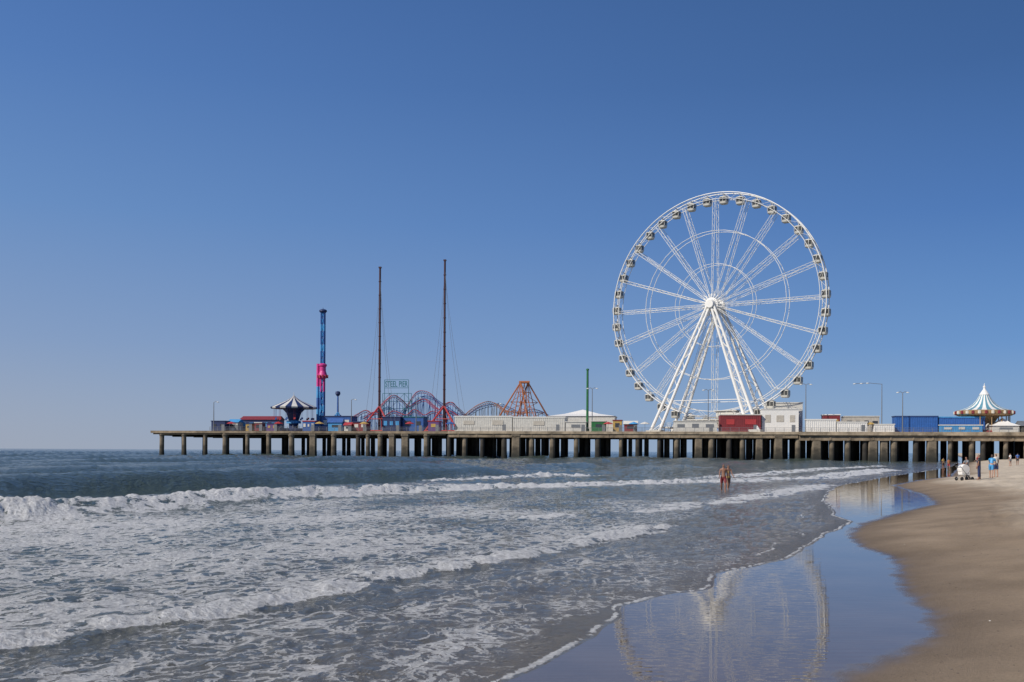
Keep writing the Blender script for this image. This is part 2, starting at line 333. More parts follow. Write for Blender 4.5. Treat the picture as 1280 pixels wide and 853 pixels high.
bp2=N(t,'ShaderNodeBump'); bp2.inputs['Distance'].default_value=0.008; bp2.inputs['Strength'].default_value=0.17; L(n3.outputs[0],bp2.inputs['Height']); L(bp.outputs[0],bp2.inputs['Normal']); L(bp2.outputs[0],b.inputs['Normal'])
nc,nr=800,600
ys=np.exp(np.linspace(math.log(3.5),math.log(9000),nr)); us=np.linspace(-0.85,1.1,nc)
X,Y=grid(us,ys); s,tt=st(X,Y); Z=sand_z(X,Y); ss=s_s(tt)
sof=0.40+fbm(tt*.7,s*0,151,2)*.5
wet=np.clip((ss-s)/sof+.5+(fbm(X*4,Y*4,153,3)-.5)*.5,0,1); wet=wet*wet*(3-2*wet)
damp=np.clip(1-(s-ss)/(1.1+fbm(tt*.5,s*.2,141,2)*1.0),0,1)**1.2
dband=np.interp(tt,[0,40,60,90,200],[5.6,3.6,2.6,1.6,0.8]); dry=np.clip((s-ss-dband+(fbm(tt*.3,s*.3,131,3)-.5)*2)/2.2,0,1)
mk_sheet('beach_sand',X,Y,Z,nc,nr,None,{'wet':wet,'dry':dry,'damp':damp},sm)
# ------------------------------------------------------------------ PIER
UEND=uof(1280,0)+60; W=40.0
pier=thing('pier','long weathered concrete pier on thick columns over the surf','pier',(A0.x,A0.y,0),PR)
u1=uof(560,0); u2=uof(998,0)
m=MB(); 
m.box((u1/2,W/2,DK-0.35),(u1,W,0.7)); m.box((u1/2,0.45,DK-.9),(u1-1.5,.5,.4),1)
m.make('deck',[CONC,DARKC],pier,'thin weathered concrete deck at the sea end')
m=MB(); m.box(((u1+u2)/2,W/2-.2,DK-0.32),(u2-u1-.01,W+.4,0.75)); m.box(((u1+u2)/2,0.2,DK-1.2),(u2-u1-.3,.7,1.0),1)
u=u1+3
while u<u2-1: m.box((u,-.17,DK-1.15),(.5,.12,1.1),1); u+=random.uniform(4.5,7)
m.make('deck',[CONCL,CONC],pier)
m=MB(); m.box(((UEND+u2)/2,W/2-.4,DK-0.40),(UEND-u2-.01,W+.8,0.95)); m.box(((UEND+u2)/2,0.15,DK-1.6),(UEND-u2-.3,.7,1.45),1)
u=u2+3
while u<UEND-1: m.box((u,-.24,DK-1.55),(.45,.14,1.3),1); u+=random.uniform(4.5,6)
m.make('deck',[CONCL,CONC],pier)
def colmesh(w_,d_,rnd=False):
    m=MB(); zt=DK-.75; b_=.22
    if rnd: o=[(w_/2*math.cos(2*math.pi*i/12),w_/2*math.sin(2*math.pi*i/12)) for i in range(12)]
    else: o=[(-w_/2+b_,-d_/2),(w_/2-b_,-d_/2),(w_/2,-d_/2+b_),(w_/2,d_/2-b_),(w_/2-b_,d_/2),(-w_/2+b_,d_/2),(-w_/2,d_/2-b_),(-w_/2,-d_/2+b_)]
    k8=len(o)
    rings=[(-2.0,1.05),(0.9,1.05),(2.2,.97),(zt-.9,.95),(zt-.6,1.14),(zt,1.14)]
    vs=[(x*k,y*k,z) for z,k in rings for x,y in o]; fs=[]
    for j in range(len(rings)-1):
        for i in range(k8): fs.append((j*k8+i,j*k8+(i+1)%k8,(j+1)*k8+(i+1)%k8,(j+1)*k8+i))
    m.addv(vs,fs); return m
proto={}
def add_col(u,v,kind,k=None):
    if kind not in proto:
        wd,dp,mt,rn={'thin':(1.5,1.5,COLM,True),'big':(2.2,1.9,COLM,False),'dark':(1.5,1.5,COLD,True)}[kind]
        o=colmesh(wd,dp,rn).make('column',[mt],pier,smooth=False); proto[kind]=o
    else:
        o=proto[kind].copy(); COL.objects.link(o); o.parent=pier
    o.location=(u,v,0); o.rotation_euler=(random.uniform(-.008,.008),random.uniform(-.008,.008),random.uniform(-.2,.2) if kind!='big' else random.uniform(-.05,.05)); k=random.uniform(.75,1.18); o.scale=(k,k,1)
us_=[];u=uof(201,0); lo=[]
while u<UEND:
    us_.append(u+random.uniform(-.45,.45)); u+= 6.7 if u<uof(440,0) else (random.choice((3.4,4.8,6.2)) if u<u2 else random.choice((2.8,4.2,5.4)))
cnt=0
for i,u in enumerate(us_):
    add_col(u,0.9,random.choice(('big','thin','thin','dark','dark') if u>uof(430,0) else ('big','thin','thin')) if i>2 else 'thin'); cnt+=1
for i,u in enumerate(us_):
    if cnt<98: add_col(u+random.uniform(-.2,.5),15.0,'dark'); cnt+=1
    else: lo.append((u,15.0))
for i,u in enumerate(us_):
    lo.append((u+.2,29.0)); 
    if u>uof(500,0): lo.append((u+2.4,8.0)); lo.append((u+2.0,22.0)); lo.append((u,37.0))
m=MB()
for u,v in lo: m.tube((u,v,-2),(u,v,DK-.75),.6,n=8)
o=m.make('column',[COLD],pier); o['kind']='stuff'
m=MB()
for i,u in enumerate(us_): m.box((u,W/2,DK-1.1),(0.9,W-2,0.75))
for v in (8,22,36): m.box((UEND/2,v,DK-1.62),(UEND-6,.6,.28))
m.make('cross_beam',[DARKC],pier)
m=MB(); ua=uof(262,0)
u=ua
while u<UEND: m.box((u,.12,DK+.62),(.09,.09,1.15)); u+=2.4
for z in (.35,.75,1.15): m.box(((ua+UEND)/2,.12,DK+z),(UEND-ua,.06,.07))
m.make('railing',[GREY],pier)
# ------------------------------------------------------------------ FERRIS WHEEL
hubX,hubY=(893-640)/FPX*290,290
fw=thing('ferris_wheel','tall white ferris wheel with small cream cabins standing on the pier','ferris wheel',(hubX,hubY,DK),math.atan2(-.553,.833))
HZ=37.1; R=32.6
def cp(r,a,y): return (r*math.cos(a),y,HZ+r*math.sin(a))
m=MB(); n=80; RI=R-1.8
for y in (-1.25,1.25):
    m.path([cp(R,2*math.pi*i/n,y) for i in range(n)],.16,closed=True)
    m.path([cp(RI,2*math.pi*i/n,y) for i in range(n)],.10,n=5,closed=True)
    for i in range(n):
        a=2*math.pi*i/n; a2=2*math.pi*(i+1)/n
        if i%2: m.tube(cp(R,a,y),cp(RI,a2,y),.05,n=4)
        else: m.tube(cp(RI,a,y),cp(R,a2,y),.05,n=4)
for i in range(40):
    a=2*math.pi*i/40; m.tube(cp(R,a,-1.25),cp(R,a,1.25),.07,n=4); m.tube(cp(RI,a,-1.25),cp(RI,a,1.25),.07,n=4)
m.make('rim',[WHEELW],fw)
for rq,th in ((21.6,.09),(12.0,.075)):
    for y in (-1.45,1.45):
        m=MB(); m.path([cp(rq,2*math.pi*i/40,y) for i in range(40)],th,n=5,closed=True)
        m.make('inner_ring',[WHEELW],fw)
m=MB(); NS=20
for y0,y1 in ((-2.4,-1.3),(2.4,1.3)):
    a=Vector((1.6,y0,0)); b=Vector((RI,y1,0))
    m.tube(a+Vector((0,0,.20)),b+Vector((0,0,.40)),.062,n=5); m.tube(a-Vector((0,0,.20)),b-Vector((0,0,.40)),.062,n=5)
    k=17
    for i in range(k):
        p=a.lerp(b,i/k); q=a.lerp(b,(i+1)/k); w0=.20+.20*i/k; g=1 if i%2 else -1
        m.tube(p+Vector((0,0,w0*g)),q-Vector((0,0,w0*g)),.04,n=4)
for i in range(8):
    f=(i+.5)/8; m.tube((1.6+f*29,-2.4+1.1*f,0),(1.6+f*29,2.4-1.1*f,0),.04,n=4)
sp=m.make('spoke',[WHEELW],fw); sp.location=(0,0,HZ)
for i in range(1,NS):
    o=sp.copy(); COL.objects.link(o); o.parent=fw; o.rotation_euler=(0,-2*math.pi*i/NS,0)
m=MB(); m.lathe([(0,-4.4),(1.1,-4.4),(1.3,-3.6),(1.3,-3.0),(2.0,-2.9),(2.0,-2.2),(1.3,-2.1),(1.3,2.1),(2.0,2.2),(2.0,2.9),(1.3,3.0),(1.3,3.6),(1.1,4.4),(0,4.4)],28,(0,0,HZ),axis='y')
for i in range(20):
    a=2*math.pi*i/20; m.tube(cp(1.2,a,-3.1),cp(3.2,a,-2.4),.12,n=5)
m.make('hub',[WHITE],fw)
for sx,xf in ((-1,-15.5),(1,14.5)):
    for sy in (-1,1):
        m=MB(); top=Vector((sx*.6,sy*3.6,HZ-.5)); ft=Vector((xf,sy*7.5,0.3))
        dx=Vector((0.95,0,0)); 
        m.tube(top-dx*.5,ft-dx*1.5,.33,.47,n=10); m.tube(top+dx*.5,ft+dx*1.5,.33,.47,n=10)
        for i in range(14):
            f=i/14;f2=(i+1)/14; p=top.lerp(ft,f);q=top.lerp(ft,f2); g=1 if i%2 else -1
            m.tube(p+dx*g*(.5+f),q-dx*g*(.5+f2),.11,n=5)
        m.box((ft.x,ft.y,.35),(4.6,2.4,.7),1)
        m.make('support_leg',[WHITE,OFFW],fw)
for y in (-6.4,6.4):
    m=MB(); m.tube((-11.2,y,9.3),(10.6,y,9.3),.10); m.make('brace',[WHITE],fw)
m=MB(); m.box((0,0,1.6),(30,9,.35)); m.box((-1,1.5,3.9),(17,6,.25))
for x in range(-14,15,2):
    for y in (-4,4): m.tube((x,y,0),(x,y,1.45),.12,n=5)
    m.tube((x,-4,.1),(x+(2 if x<14 else 0),-4,1.4),.05,n=4)
for x in range(-9,9,2):
    for y in (-1.4,4.4): m.tube((x,y,1.7),(x,y,3.8),.09,n=5)
    m.tube((x,-1.4,1.8),(x+2 if x<7 else x,-1.4,3.7),.05,n=4)
for k in range(60):
    x=-15+k*.5; m.box((x,-4.4,2.35),(.06,.06,1.15))
for k in range(34):
    x=-9.4+k*.5; m.box((x,-1.5,4.6),(.06,.06,1.15))
for z in (2.95,2.4,2.0): m.box((0,-4.4,z),(30,.07,.07))
for z in (5.15,4.6): m.box((-1,-1.5,z),(17,.07,.07))
m.box((-17,-3,.8),(4,2.4,.25)); 
for i in range(6): m.box((-15.6-i*.5,-3,1.5-i*.26),(.5,2.4,.2))
m.box((2,2.5,2.75),(7,3,2.0),0); m.box((3,2.5,5.2),(6,3,2.3),0); m.box((3,2.5,6.5),(7,4,.22),0)
m.make('boarding_platform',[OFFW],fw)
def rbox(m,w,d,z0,z1,b,mi=0,tp=1.0):
    o=[(-w+b,-d),(w-b,-d),(w,-d+b),(w,d-b),(w-b,d),(-w+b,d),(-w,d-b),(-w,-d+b)]
    vs=[(x,y,z0) for x,y in o]+[(x*tp,y*tp,z1) for x,y in o]
    m.addv(vs,[(i,(i+1)%8,8+(i+1)%8,8+i) for i in range(8)]+[tuple(range(8))[::-1],tuple(range(8,16))],mi)
m=MB(); rbox(m,1.05,.98,-1.15,-.6,.28,0,1.05); rbox(m,.9,.85,-1.3,-1.15,.28); rbox(m,1.12,1.05,.62,.80,.28,0,.95); rbox(m,1.05,1.0,.80,1.0,.28,0,.6)
for sx in (-1.0,0,1.0):
    for sy in (-.95,.95): m.box((sx,sy,.01),(.13,.12,1.3))
m.tube((0,-1.25,1.6),(0,1.25,1.6),.09); m.tube((-.35,0,.95),(0,0,1.6),.08); m.tube((.35,0,.95),(0,0,1.6),.08)
cab=m.make('cabin',[CABW],fw)
m=MB(); rbox(m,.98,.91,-.62,.64,.26); wn=m.make('window',[CABG],cab)
first=True
for i in range(40):
    a=2*math.pi*(i+.5)/40; p=cp(R-.4,a,0); o=cab if first else copy_tree(cab,fw); first=False
    o.location=(p[0],p[1],p[2]-1.6); 
# ------------------------------------------------------------------ generic builders on the pier
def building(name,label,cat,px0,px1,ytop,v,depth,wall,roof,kind='flat',nwin=3,rh=.5,win=GLASS,door=True,ribs=False,group=None):
    f=Fr((px0+px1)/2,v); x0=f.L(px0,ytop)[0]; x1=f.L(px1,ytop)[0]; h=f.L((px0+px1)/2,ytop)[2]; wd=x1-x0
    e=thing(name,label,cat,f.loc,PR,group); hb=h-rh if kind!='flat' else h-.25
    m=MB(); m.box((0,depth/2,hb/2+.004),(wd,depth,hb))
    if ribs:
        k=max(4,int(wd/.55))
        for i in range(k): m.box((-wd/2+(i+.5)*wd/k,-.03,hb/2),(wd/k*.5,.06,hb-.35))
        m.box((0,-.06,hb-.09),(wd,.12,.18)); m.box((0,-.06,.12),(wd,.12,.2))
    m.make('wall',[wall],e)
    m=MB()
    if kind=='flat': m.box((0,depth/2,hb+.125),(wd+.3,depth+.3,.25))
    elif kind=='gable':
        vs=[(-wd/2-.3,-.3,hb),(wd/2+.3,-.3,hb),(wd/2+.3,depth+.3,hb),(-wd/2-.3,depth+.3,hb),(-wd/2-.3,depth/2,h),(wd/2+.3,depth/2,h)]
        m.addv(vs,[(0,1,5,4),(2,3,4,5),(0,4,3),(1,2,5),(0,3,2,1)])
    elif kind=='tent':
        vs=[(-wd/2-.3,-.3,hb),(wd/2+.3,-.3,hb),(wd/2+.3,depth+.3,hb),(-wd/2-.3,depth+.3,hb)]
        r1=[(-wd/4,-.3+depth*.28,hb+rh*.38),(wd/4,-.3+depth*.28,hb+rh*.38),(wd/4,depth*.72,hb+rh*.38),(-wd/4,depth*.72,hb+rh*.38)]
        m.addv(vs+r1+[(0,depth/2,h)],[(0,1,5,4),(1,2,6,5),(2,3,7,6),(3,0,4,7),(4,5,8),(5,6,8),(6,7,8),(7,4,8),(3,2,1,0)])
    m.make('roof',[roof],e)
    if nwin:
        for i in range(nwin):
            m=MB(); m.box((0,0,0),(min(3.2,wd/nwin*random.uniform(.4,.62)),.06,hb*random.uniform(.26,.38))); m.make('window',[win],e,loc=(-wd/2+(i+.5)*wd/nwin,-.04 if not ribs else -.12,hb*.6))
    if door:
        m=MB(); m.box((0,0,1.0),(.95,.07,2.0)); m.make('door',[GREY],e,loc=(wd/2*.72,-.045,.01))
    return e
def lamp(px,ytop,v,style=0,label='tall slim grey street lamp on the pier deck'):
    f=Fr(px,v); h=f.L(px,ytop)[2]; e=thing('street_lamp',label,'street lamp',f.loc,PR,'street lamps on the pier')
    m=MB(); m.tube((0,0,0),(0,0,.4),.22,n=8); m.tube((0,0,.4),(0,0,h),.15,.09,n=8)
    arms=[1] if style==0 else [-1,1]
    ln=1.1 if style<2 else 7.0
    if style==2: arms=[-1]
    for a in arms: m.path([(0,0,h-.1),(a*ln*.5,0,h+.25),(a*ln,0,h+.1)],.07)
    m.make('pole',[GREY],e)
    for a in arms:
        m=MB(); m.lathe([(0,.12),(.22,.1),(.42,-.05),(.38,-.14),(0,-.16)],10); o=m.make('lamp_head',[LAMPM],e,loc=(a*(ln+.2),0,h+.05))
        if style==2:
            o2=o.copy(); COL.objects.link(o2); o2.location=(a*(ln-1.6),0,h+.12)
            o2=o.copy(); COL.objects.link(o2); o2.location=(a*(ln-3.2),0,h+.2)
for px,yt,v,sy in ((267,503,3,0),(439,500,6,0),(520,498,6,0),(740,486,4,1),(885,488,3,1),(1007,481,3,1),(1102,480,4,2),(1128,491,3,1),(620,505,5,0)):
    lamp(px,yt,v,sy)
G='booths and sheds on the pier'
building('booth','small dark blue booth with flat roof near the pier end','booth',264,281,526,6,4,NAVY,NAVY,nwin=2,group=G)
building('booth','white booth with blue awning on the deck','booth',285,297,524,9,4,OFFW,LBLUE,'gable',nwin=1,rh=1,group=G)
building('arcade','long low arcade shed with red roof on the deck','shed',300,346,520,13,6,NAVY,DRED,'gable',nwin=5,rh=1.2,win=LBLUE,group=G)
building('booth','small red ticket booth on the deck','booth',318,327,528,3,3,DRED,OFFW,nwin=1,group=G)
building('booth','small yellow snack booth on the deck','booth',307,314,529,3,3,YEL,NAVY,nwin=1,group=G)
building('booth','purple game booth beside the striped canopy ride','booth',333,346,529,3,3,PURP,NAVY,nwin=2,win=YEL,group=G)
building('booth','blue game booth with pale window panels','booth',378,393,526,3,4,BLUE,RED,nwin=3,win=OFFW,group=G)
building('shed','blue two storey shed with white windows','shed',402,438,520,9,7,BLUE,NAVY,'flat',nwin=4,win=OFFW,group=G)
building('booth','bright blue booth with gabled roof','booth',410,427,523,7,2,LBLUE,BLUE,'gable',nwin=1,rh=1.3,group=G)
building('booth','small white kiosk with red roof','booth',430,438,528,3,3,OFFW,RED,'gable',nwin=1,rh=.9,group=G)
building('booth','red food stall with flat roof','booth',441,458,527,4,4,DRED,NAVY,nwin=2,win=OFFW,group=G)
building('booth','dark blue ride shed under the coaster','shed',478,500,521,12,6,NAVY,NAVY,nwin=3,win=LBLUE,group=G)
building('shed','blue ride shed with lighter door','shed',503,529,521,14,6,BLUE,TEAL,nwin=2,group=G)
building('booth','purple ticket booth under the coaster','booth',535,548,526,6,4,PURP,RED,nwin=1,win=YEL,group=G)
building('long_shed','long white shed with flat roof along the deck edge','shed',568,640,520,2,9,OFFW,WHITE,nwin=2,win=BEIGE,ribs=True,group=G)
building('long_shed','long cream shed with low flat roof','shed',641,706,521,2,9,OFFW,WHITE,nwin=1,win=BEIGE,ribs=True,group=G)
building('long_shed','low pale wall shed with one small window','shed',707,732,527,2,7,OFFW,OFFW,nwin=1,win=GREY,group=G)
building('marquee_tent','wide white low pointed marquee tent on the deck','tent',684,768,511,14,14,OFFW,WHITE,'tent',nwin=0,rh=2.2,door=False)
building('booth','green and white game booth','booth',739,757,526,3,3,GREEN,OFFW,nwin=1,group=G)
building('booth','yellow food booth with red flat roof','booth',766,777,525,6,4,YEL,DRED,nwin=1,group=G)
building('booth','red sweets booth with gable roof','booth',780,796,526,4,4,DRED,OFFW,'gable',nwin=1,rh=1,group=G)
building('ticket_office','low pale ticket office below the big wheel','shed',842,896,526,2,5,OFFW,OFFW,nwin=3,win=GREY,group=G)
building('shed','dark red shed with pale roof edge beside the wheel','shed',900,951,518,3,8,DRED,OFFW,nwin=2,win=RED,ribs=True,group=G)
building('white_building','white two storey building with flat roof','building',952,998,511,4,8,WHITE,WHITE,nwin=3,win=BEIGE,group=G)
building('white_building','white roof room standing behind the white building','building',958,1003,503,13.5,6,OFFW,OFFW,nwin=2,win=BEIGE,door=False,group=G)
G2='shipping containers and trailers on the pier'
building('container','long white ribbed trailer on the deck edge','container',1008,1045,524,2,3,WHITE,WHITE,nwin=0,ribs=True,door=False,group=G2)
building('container','white ribbed trailer with grey door','container',1046,1084,527,2,3,WHITE,OFFW,nwin=0,ribs=True,group=G2)
building('container','small white box trailer','container',1092,1118,530,2,3,WHITE,OFFW,nwin=0,ribs=True,door=False,group=G2)
building('container','dark blue ribbed shipping container','container',1119,1172,520,5,4,CBLUE,NAVY,nwin=0,ribs=True,door=False,group=G2)
building('container','bright blue ribbed container with pale stripe','container',1175,1231,521,4,4,CBLUE,LBLUE,nwin=0,ribs=True,door=False,group=G2)
building('container','light blue low trailer in front of the containers','container',1176,1228,531,1.2,2,LBLUE,OFFW,nwin=3,win=OFFW,ribs=True,door=False,group=G2)
building('food_stall','red and yellow food stall with flat roof','stall',1030,1050,518,9,5,DRED,WHITE,'flat',nwin=2,win=YEL,group=G)
building('kiosk','long beige kiosk with pale flat roof','stall',1056,1099,520,12,6,BEIGE,OFFW,'flat',nwin=4,group=G)
building('small_tent','white square tent beside the carousel','tent',1241,1274,522,1.5,6,OFFW,WHITE,'tent',nwin=1,rh=2.2,win=GREY,door=False)
building('shed','dark brown wooden hut at the pier edge','hut',1277,1310,526,1.5,5,DARKC,GREY,'gable',nwin=1,rh=1.4,group=G)
for px,v,mt,cn in ((348,2,RED,'red'),(289,2,RED,'red'),(399,2,YEL,'yellow'),(455,2,YEL,'yellow'),(512,2,RED,'red'),(760,2,RED,'red'),(792,2,LBLUE,'light blue'),(806,2,OFFW,'white'),(1022,6,RED,'red'),(1088,3,YEL,'yellow'),(563,2,BLUE,'blue')):
    f=Fr(px,v); e=thing('parasol',cn+' parasol standing on the pier deck','parasol',f.loc,PR,'parasols on the pier')
    m=MB(); m.tube((0,0,0),(0,0,2.7),.04); m.make('pole',[GREY],e)
    m=MB(); m.lathe([(1.5,2.15),(.9,2.5),(.02,2.8)],8); m.make('canopy',[mt],e)
# ------------------------------------------------------------------ striped canopy ride
f=Fr(367,8); e=thing('swing_carousel','round amusement ride with blue and white striped conical canopy','carousel ride',f.loc,PR)
rb=f.L(394,508)[0]; zb=f.L(367,509)[2]; zp=f.L(367,494)[2]
m=MB(); m.lathe([(rb,zb-.55),(rb*1.03,zb-.1),(rb*.66,zb+(zp-zb)*.26),(rb*.34,zb+(zp-zb)*.52),(rb*.12,zp-.8),(.02,zp)],24,mi=0,mi2=1); m.lathe([(0,zb-.2),(rb,zb-.5)],24,mi=2); m.tube((0,0,zp-.2),(0,0,zp+.8),.06,mi=1)
m.make('canopy',[NAVY,OFFW,NAVY],e)
m=MB(); m.lathe([(1.4,0),(1.4,3.0),(2.2,zb-1.8),(3.6,zb-.4)],16); m.lathe([(0,3.2),(2.1,3.2),(2.2,2.4),(0,2.3)],16,mi=1); m.make('centre_column',[NAVY,LBLUE],e)
m=MB(); m.lathe([(0,.9),(4.8,.9),(5.0,.75),(5.0,0)],24)
for i in range(20):
    a=2*math.pi*i/20; m.tube((4.8*math.cos(a),4.8*math.sin(a),.8),(4.8*math.cos(a),4.8*math.sin(a),1.8),.05,n=4,mi=1)
m.make('platform',[NAVY,OFFW],e)
for i in range(16):
    a=2*math.pi*i/16; m=MB(); m.tube((-.2,0,0),(-.2,0,3.2),.025,n=4); m.tube((.2,0,0),(.2,0,3.2),.025,n=4); m.box((0,0,-.1),(.55,.5,.08)); m.box((0,.22,.15),(.55,.07,.55)); m.make('seat',[RED if i%2 else BLUE],e,loc=(rb*.85*math.cos(a),rb*.85*math.sin(a),zb-3.7))
# ------------------------------------------------------------------ drop tower
f=Fr(403,16); e=thing('drop_tower','slim blue and pink drop tower ride with dark ring on top','thrill ride',f.loc,PR)
zt=f.L(403,389)[2]
m=MB(); segs=18
for i in range(segs):
    z0=zt*i/segs; z1=zt*(i+1)/segs
    for sx in (-.45,.45):
        for sy in (-.45,.45): m.tube((sx,sy,z0),(sx,sy,z1),.22,n=6,mi=(2 if i in (6,7,8) else (0 if i%3 else 1)))
    g=1 if i%2 else -1
    for y in (-.45,.45): m.tube((-.45*g,y,z0),(.45*g,y,z1),.13,n=4,mi=1); m.tube((.45*g,y,z0),(-.45*g,y,z1),.13,n=4,mi=1)
m.make('tower',[BLUE,LBLUE,PINK],e)
m=MB(); m.lathe([(0,.5),(.7,.5),(1.15,.25),(1.2,-.15),(.9,-.5),(0,-.6)],16,(0,0,zt)); m.tube((0,0,zt),(0,0,zt+1.0),.08)
m.make('top_ring',[NAVY],e)
zc=f.L(403,464)[2]
m=MB(); m.lathe([(.8,-2.4),(1.2,-2.2),(1.45,-1.5),(1.2,-.8),(.95,0),(.95,1.2),(1.25,1.6),(1.25,2.0),(.8,2.3),(.75,2.3)],16,(0,0,zc),mi=0)
for i in range(10):
    a=2*math.pi*i/10; m.box((1.5*math.cos(a),1.5*math.sin(a),zc-1.7),(.4,.4,.9),1,a)
m.make('gondola',[PINK,RED],e)
m=MB(); z1=f.L(397,455)[2]; xx=f.L(397,500)[0]
for k in range(6):
    za=z1*k/6; zb2=z1*(k+1)/6; m.tube((xx,0,za),(xx,0,zb2),.45,n=8,mi=(0,0,2,0,1,1)[k]); m.tube((xx+.75,0,za),(xx+.75,0,zb2-.01),.26,n=8,mi=(0,0,2,0,1,1)[k])
for i in range(5): m.tube((xx,0,2+i*4),(-.4,0,2.6+i*4),.12,mi=0)
m.make('lift_column',[LBLUE,PINK,BLUE],e)
f=Fr(422,14); e=thing('spinning_ride','small blue spinning ride with dark cap on a post','thrill ride',f.loc,PR)
zt=f.L(422,489)[2]; m=MB(); m.tube((0,0,0),(0,0,zt-1),.35,.22,n=8); m.box((0,0,zt*.35),(1.8,1.2,1.6)); m.make('post',[BLUE],e)
m=MB(); m.lathe([(0,0),(.7,-.2),(.8,-.9),(.4,-1.5),(0,-1.5)],12,(0,0,zt)); m.make('cap',[NAVY],e)
m=MB()
for i in range(8):
    a=2*math.pi*i/8; m.tube((0,0,zt*.5),(2.4*math.cos(a),2.4*math.sin(a),zt*.22),.1,n=5); m.lathe([(0,-.5),(.6,-.4),(.65,.2),(.5,.2),(0,-.2)],8,(2.4*math.cos(a),2.4*math.sin(a),zt*.2),mi=1)
m.make('arm',[LBLUE,PURP],e)
# ------------------------------------------------------------------ masts
for px,yt,wires in ((474,335,((447,528),(455,528),(497,520),(502,524))),(555,326,((528,528),(536,528),(583,512),(590,520)))):
    f=Fr(px,17); e=thing('ride_mast','tall thin dark red steel mast with splayed red legs','mast',f.loc,PR,'ride masts on the pier'); zt=f.L(px,yt)[2]
    m=MB(); m.tube((0,0,0),(0,0,zt),.38,.30,n=8)
    for i in range(1,12): m.tube((0,0,zt*i/12-.12),(0,0,zt*i/12+.12),.44,n=8)
    m.box((0,0,zt+.1),(.8,.8,.4)); m.make('mast',[RUST],e)
    m=MB()
    for sx,sy in ((-5.2,-4),(5.2,-4),(0,5)): m.tube((sx,sy,0),(0,0,8.0),.27,n=6); m.box((sx,sy,.15),(1.2,1.2,.3)); m.tube((sx*.5,sy*.5,0),(sx*.5,sy*.5,4.0),.12)
    m.tube((-5.2,-4,.4),(5.2,-4,.4),.18); m.tube((-2.6,-2,4),(2.6,-2,4),.14); m.make('base_frame',[RED],e)
    for wx,wy in wires:
        a=f.L(wx,wy); m=MB(); k=14; pts=[]
        for i in range(k+1):
            q=i/k; pts.append((a[0]*(1-q)**1.25, (6 if wx<px else -6)*(1-q)*1.0, zt*.97*q))
        m.path(pts,.035,n=4); m.make('guy_cable',[GREY],e)
# ------------------------------------------------------------------ roller coaster
def track(m,f,pts,gauge=.45,r=.08,mi=0,sup=1,supr=.08,steps=8,ev=3):
    P=[Vector(f.L(*p)) for p in pts]; Q=[]
    for i in range(len(P)-1):
        p0=P[max(0,i-1)];p1=P[i];p2=P[i+1];p3=P[min(len(P)-1,i+2)]
        for k in range(steps):
            t_=k/steps; Q.append(.5*((2*p1)+(p2-p0)*t_+(2*p0-5*p1+4*p2-p3)*t_*t_+(3*p1-p0-3*p2+p3)*t_**3))
    Q.append(P[-1]); prev=None
    for i in range(len(Q)-1):
        d=(Q[i+1]-Q[i]); sd=Vector((-d.y,d.x,0)); 
        if sd.length<1e-3: continue
        sd=sd.normalized()*gauge
        m.tube(Q[i]+sd,Q[i+1]+sd,r,n=5,mi=mi); m.tube(Q[i]-sd,Q[i+1]-sd,r,n=5,mi=mi); m.tube(Q[i]+sd,Q[i]-sd,r*.7,n=4,mi=mi)
        dn=Vector((0,0,.75)); m.tube(Q[i]-dn,Q[i+1]-dn,r,n=4,mi=mi); m.tube(Q[i]-dn if i%2 else Q[i],Q[i+1] if i%2 else Q[i+1]-dn,r*.7,n=4,mi=sup)
        if i%ev==0 and Q[i].z>1:
            ft=Vector((Q[i].x,Q[i].y,0)); m.tube(Q[i]-dn,ft,supr,n=5,mi=sup)
            if prev is not None and i%(2*ev)==0: m.tube(prev,Q[i]-dn,supr*.7,n=4,mi=sup)
            prev=ft
f=Fr(505,24); e=thing('roller_coaster','compact roller coaster of tangled red and blue track on supports','roller coaster',f.loc,PR)
m=MB()
track(m,f,[(438,524,22),(447,518,20),(457,513,20),(466,517,20),(475,508,22),(484,499,24),(492,494,25),(502,500,26),(511,508,27),(520,503,27),(531,499,26),(541,507,24),(549,512,22),(556,506,21),(564,503,20),(572,510,20),(582,520,22)])
track(m,f,[(584,519,27),(570,516,28),(560,509,28),(550,503,29),(541,497,30),(531,495,30),(522,499,31),(512,508,30),(499,514,30),(485,509,29),(474,514,28),(462,518,28),(450,522,27)],mi=1)
track(m,f,[(455,523,18),(468,515,18),(480,520,18),(492,514,18),(507,519,18),(518,512,18),(530,519,18),(541,514,18),(552,519,18),(563,514,18),(575,523,18)])
track(m,f,[(500,523,34),(510,505,34),(520,491,34),(530,489,34),(540,494,34),(548,504,34),(560,513,34),(574,520,34)])
m.make('track',[RED,BLUE],e)
m=MB()
xs=[478,487,496,505,514]
for v in (26,32):
    for px in xs: a=f.L(px,492,v); m.tube((a[0],a[1],0),a,.09,n=5)
    for py in (492,502,511,520):
        a=f.L(478,py,v); b=f.L(514,py,v); m.tube(a,b,.075,n=5)
    for i in range(4):
        for j,(ya,yb) in enumerate(((492,502),(502,511),(511,520))):
            a=f.L(xs[i],ya if (i+j)%2 else yb,v); b=f.L(xs[i+1],yb if (i+j)%2 else ya,v); m.tube(a,b,.05,n=4)
m.make('lattice_frame',[TEAL],e)
f=Fr(495,24.5); e=thing('lettered_sign','open dark teal framed sign with capital letters above the rides','sign',f.loc,PR)
a=f.L(480,475); b=f.L(510,485)
m=MB()
for x in (a[0],b[0]): m.tube((x,.3,0),(x,.3,a[2]),.09,n=5)
for z in (a[2],b[2]): m.tube((a[0],.3,z),(b[0],.3,z),.08,n=5)
m.make('frame',[TEAL],e)
cu=bpy.data.curves.new('lettering','FONT'); cu.body='STEEL PIER'; cu.size=1.0; cu.extrude=.04; cu.offset=.012; cu.align_x='CENTER'
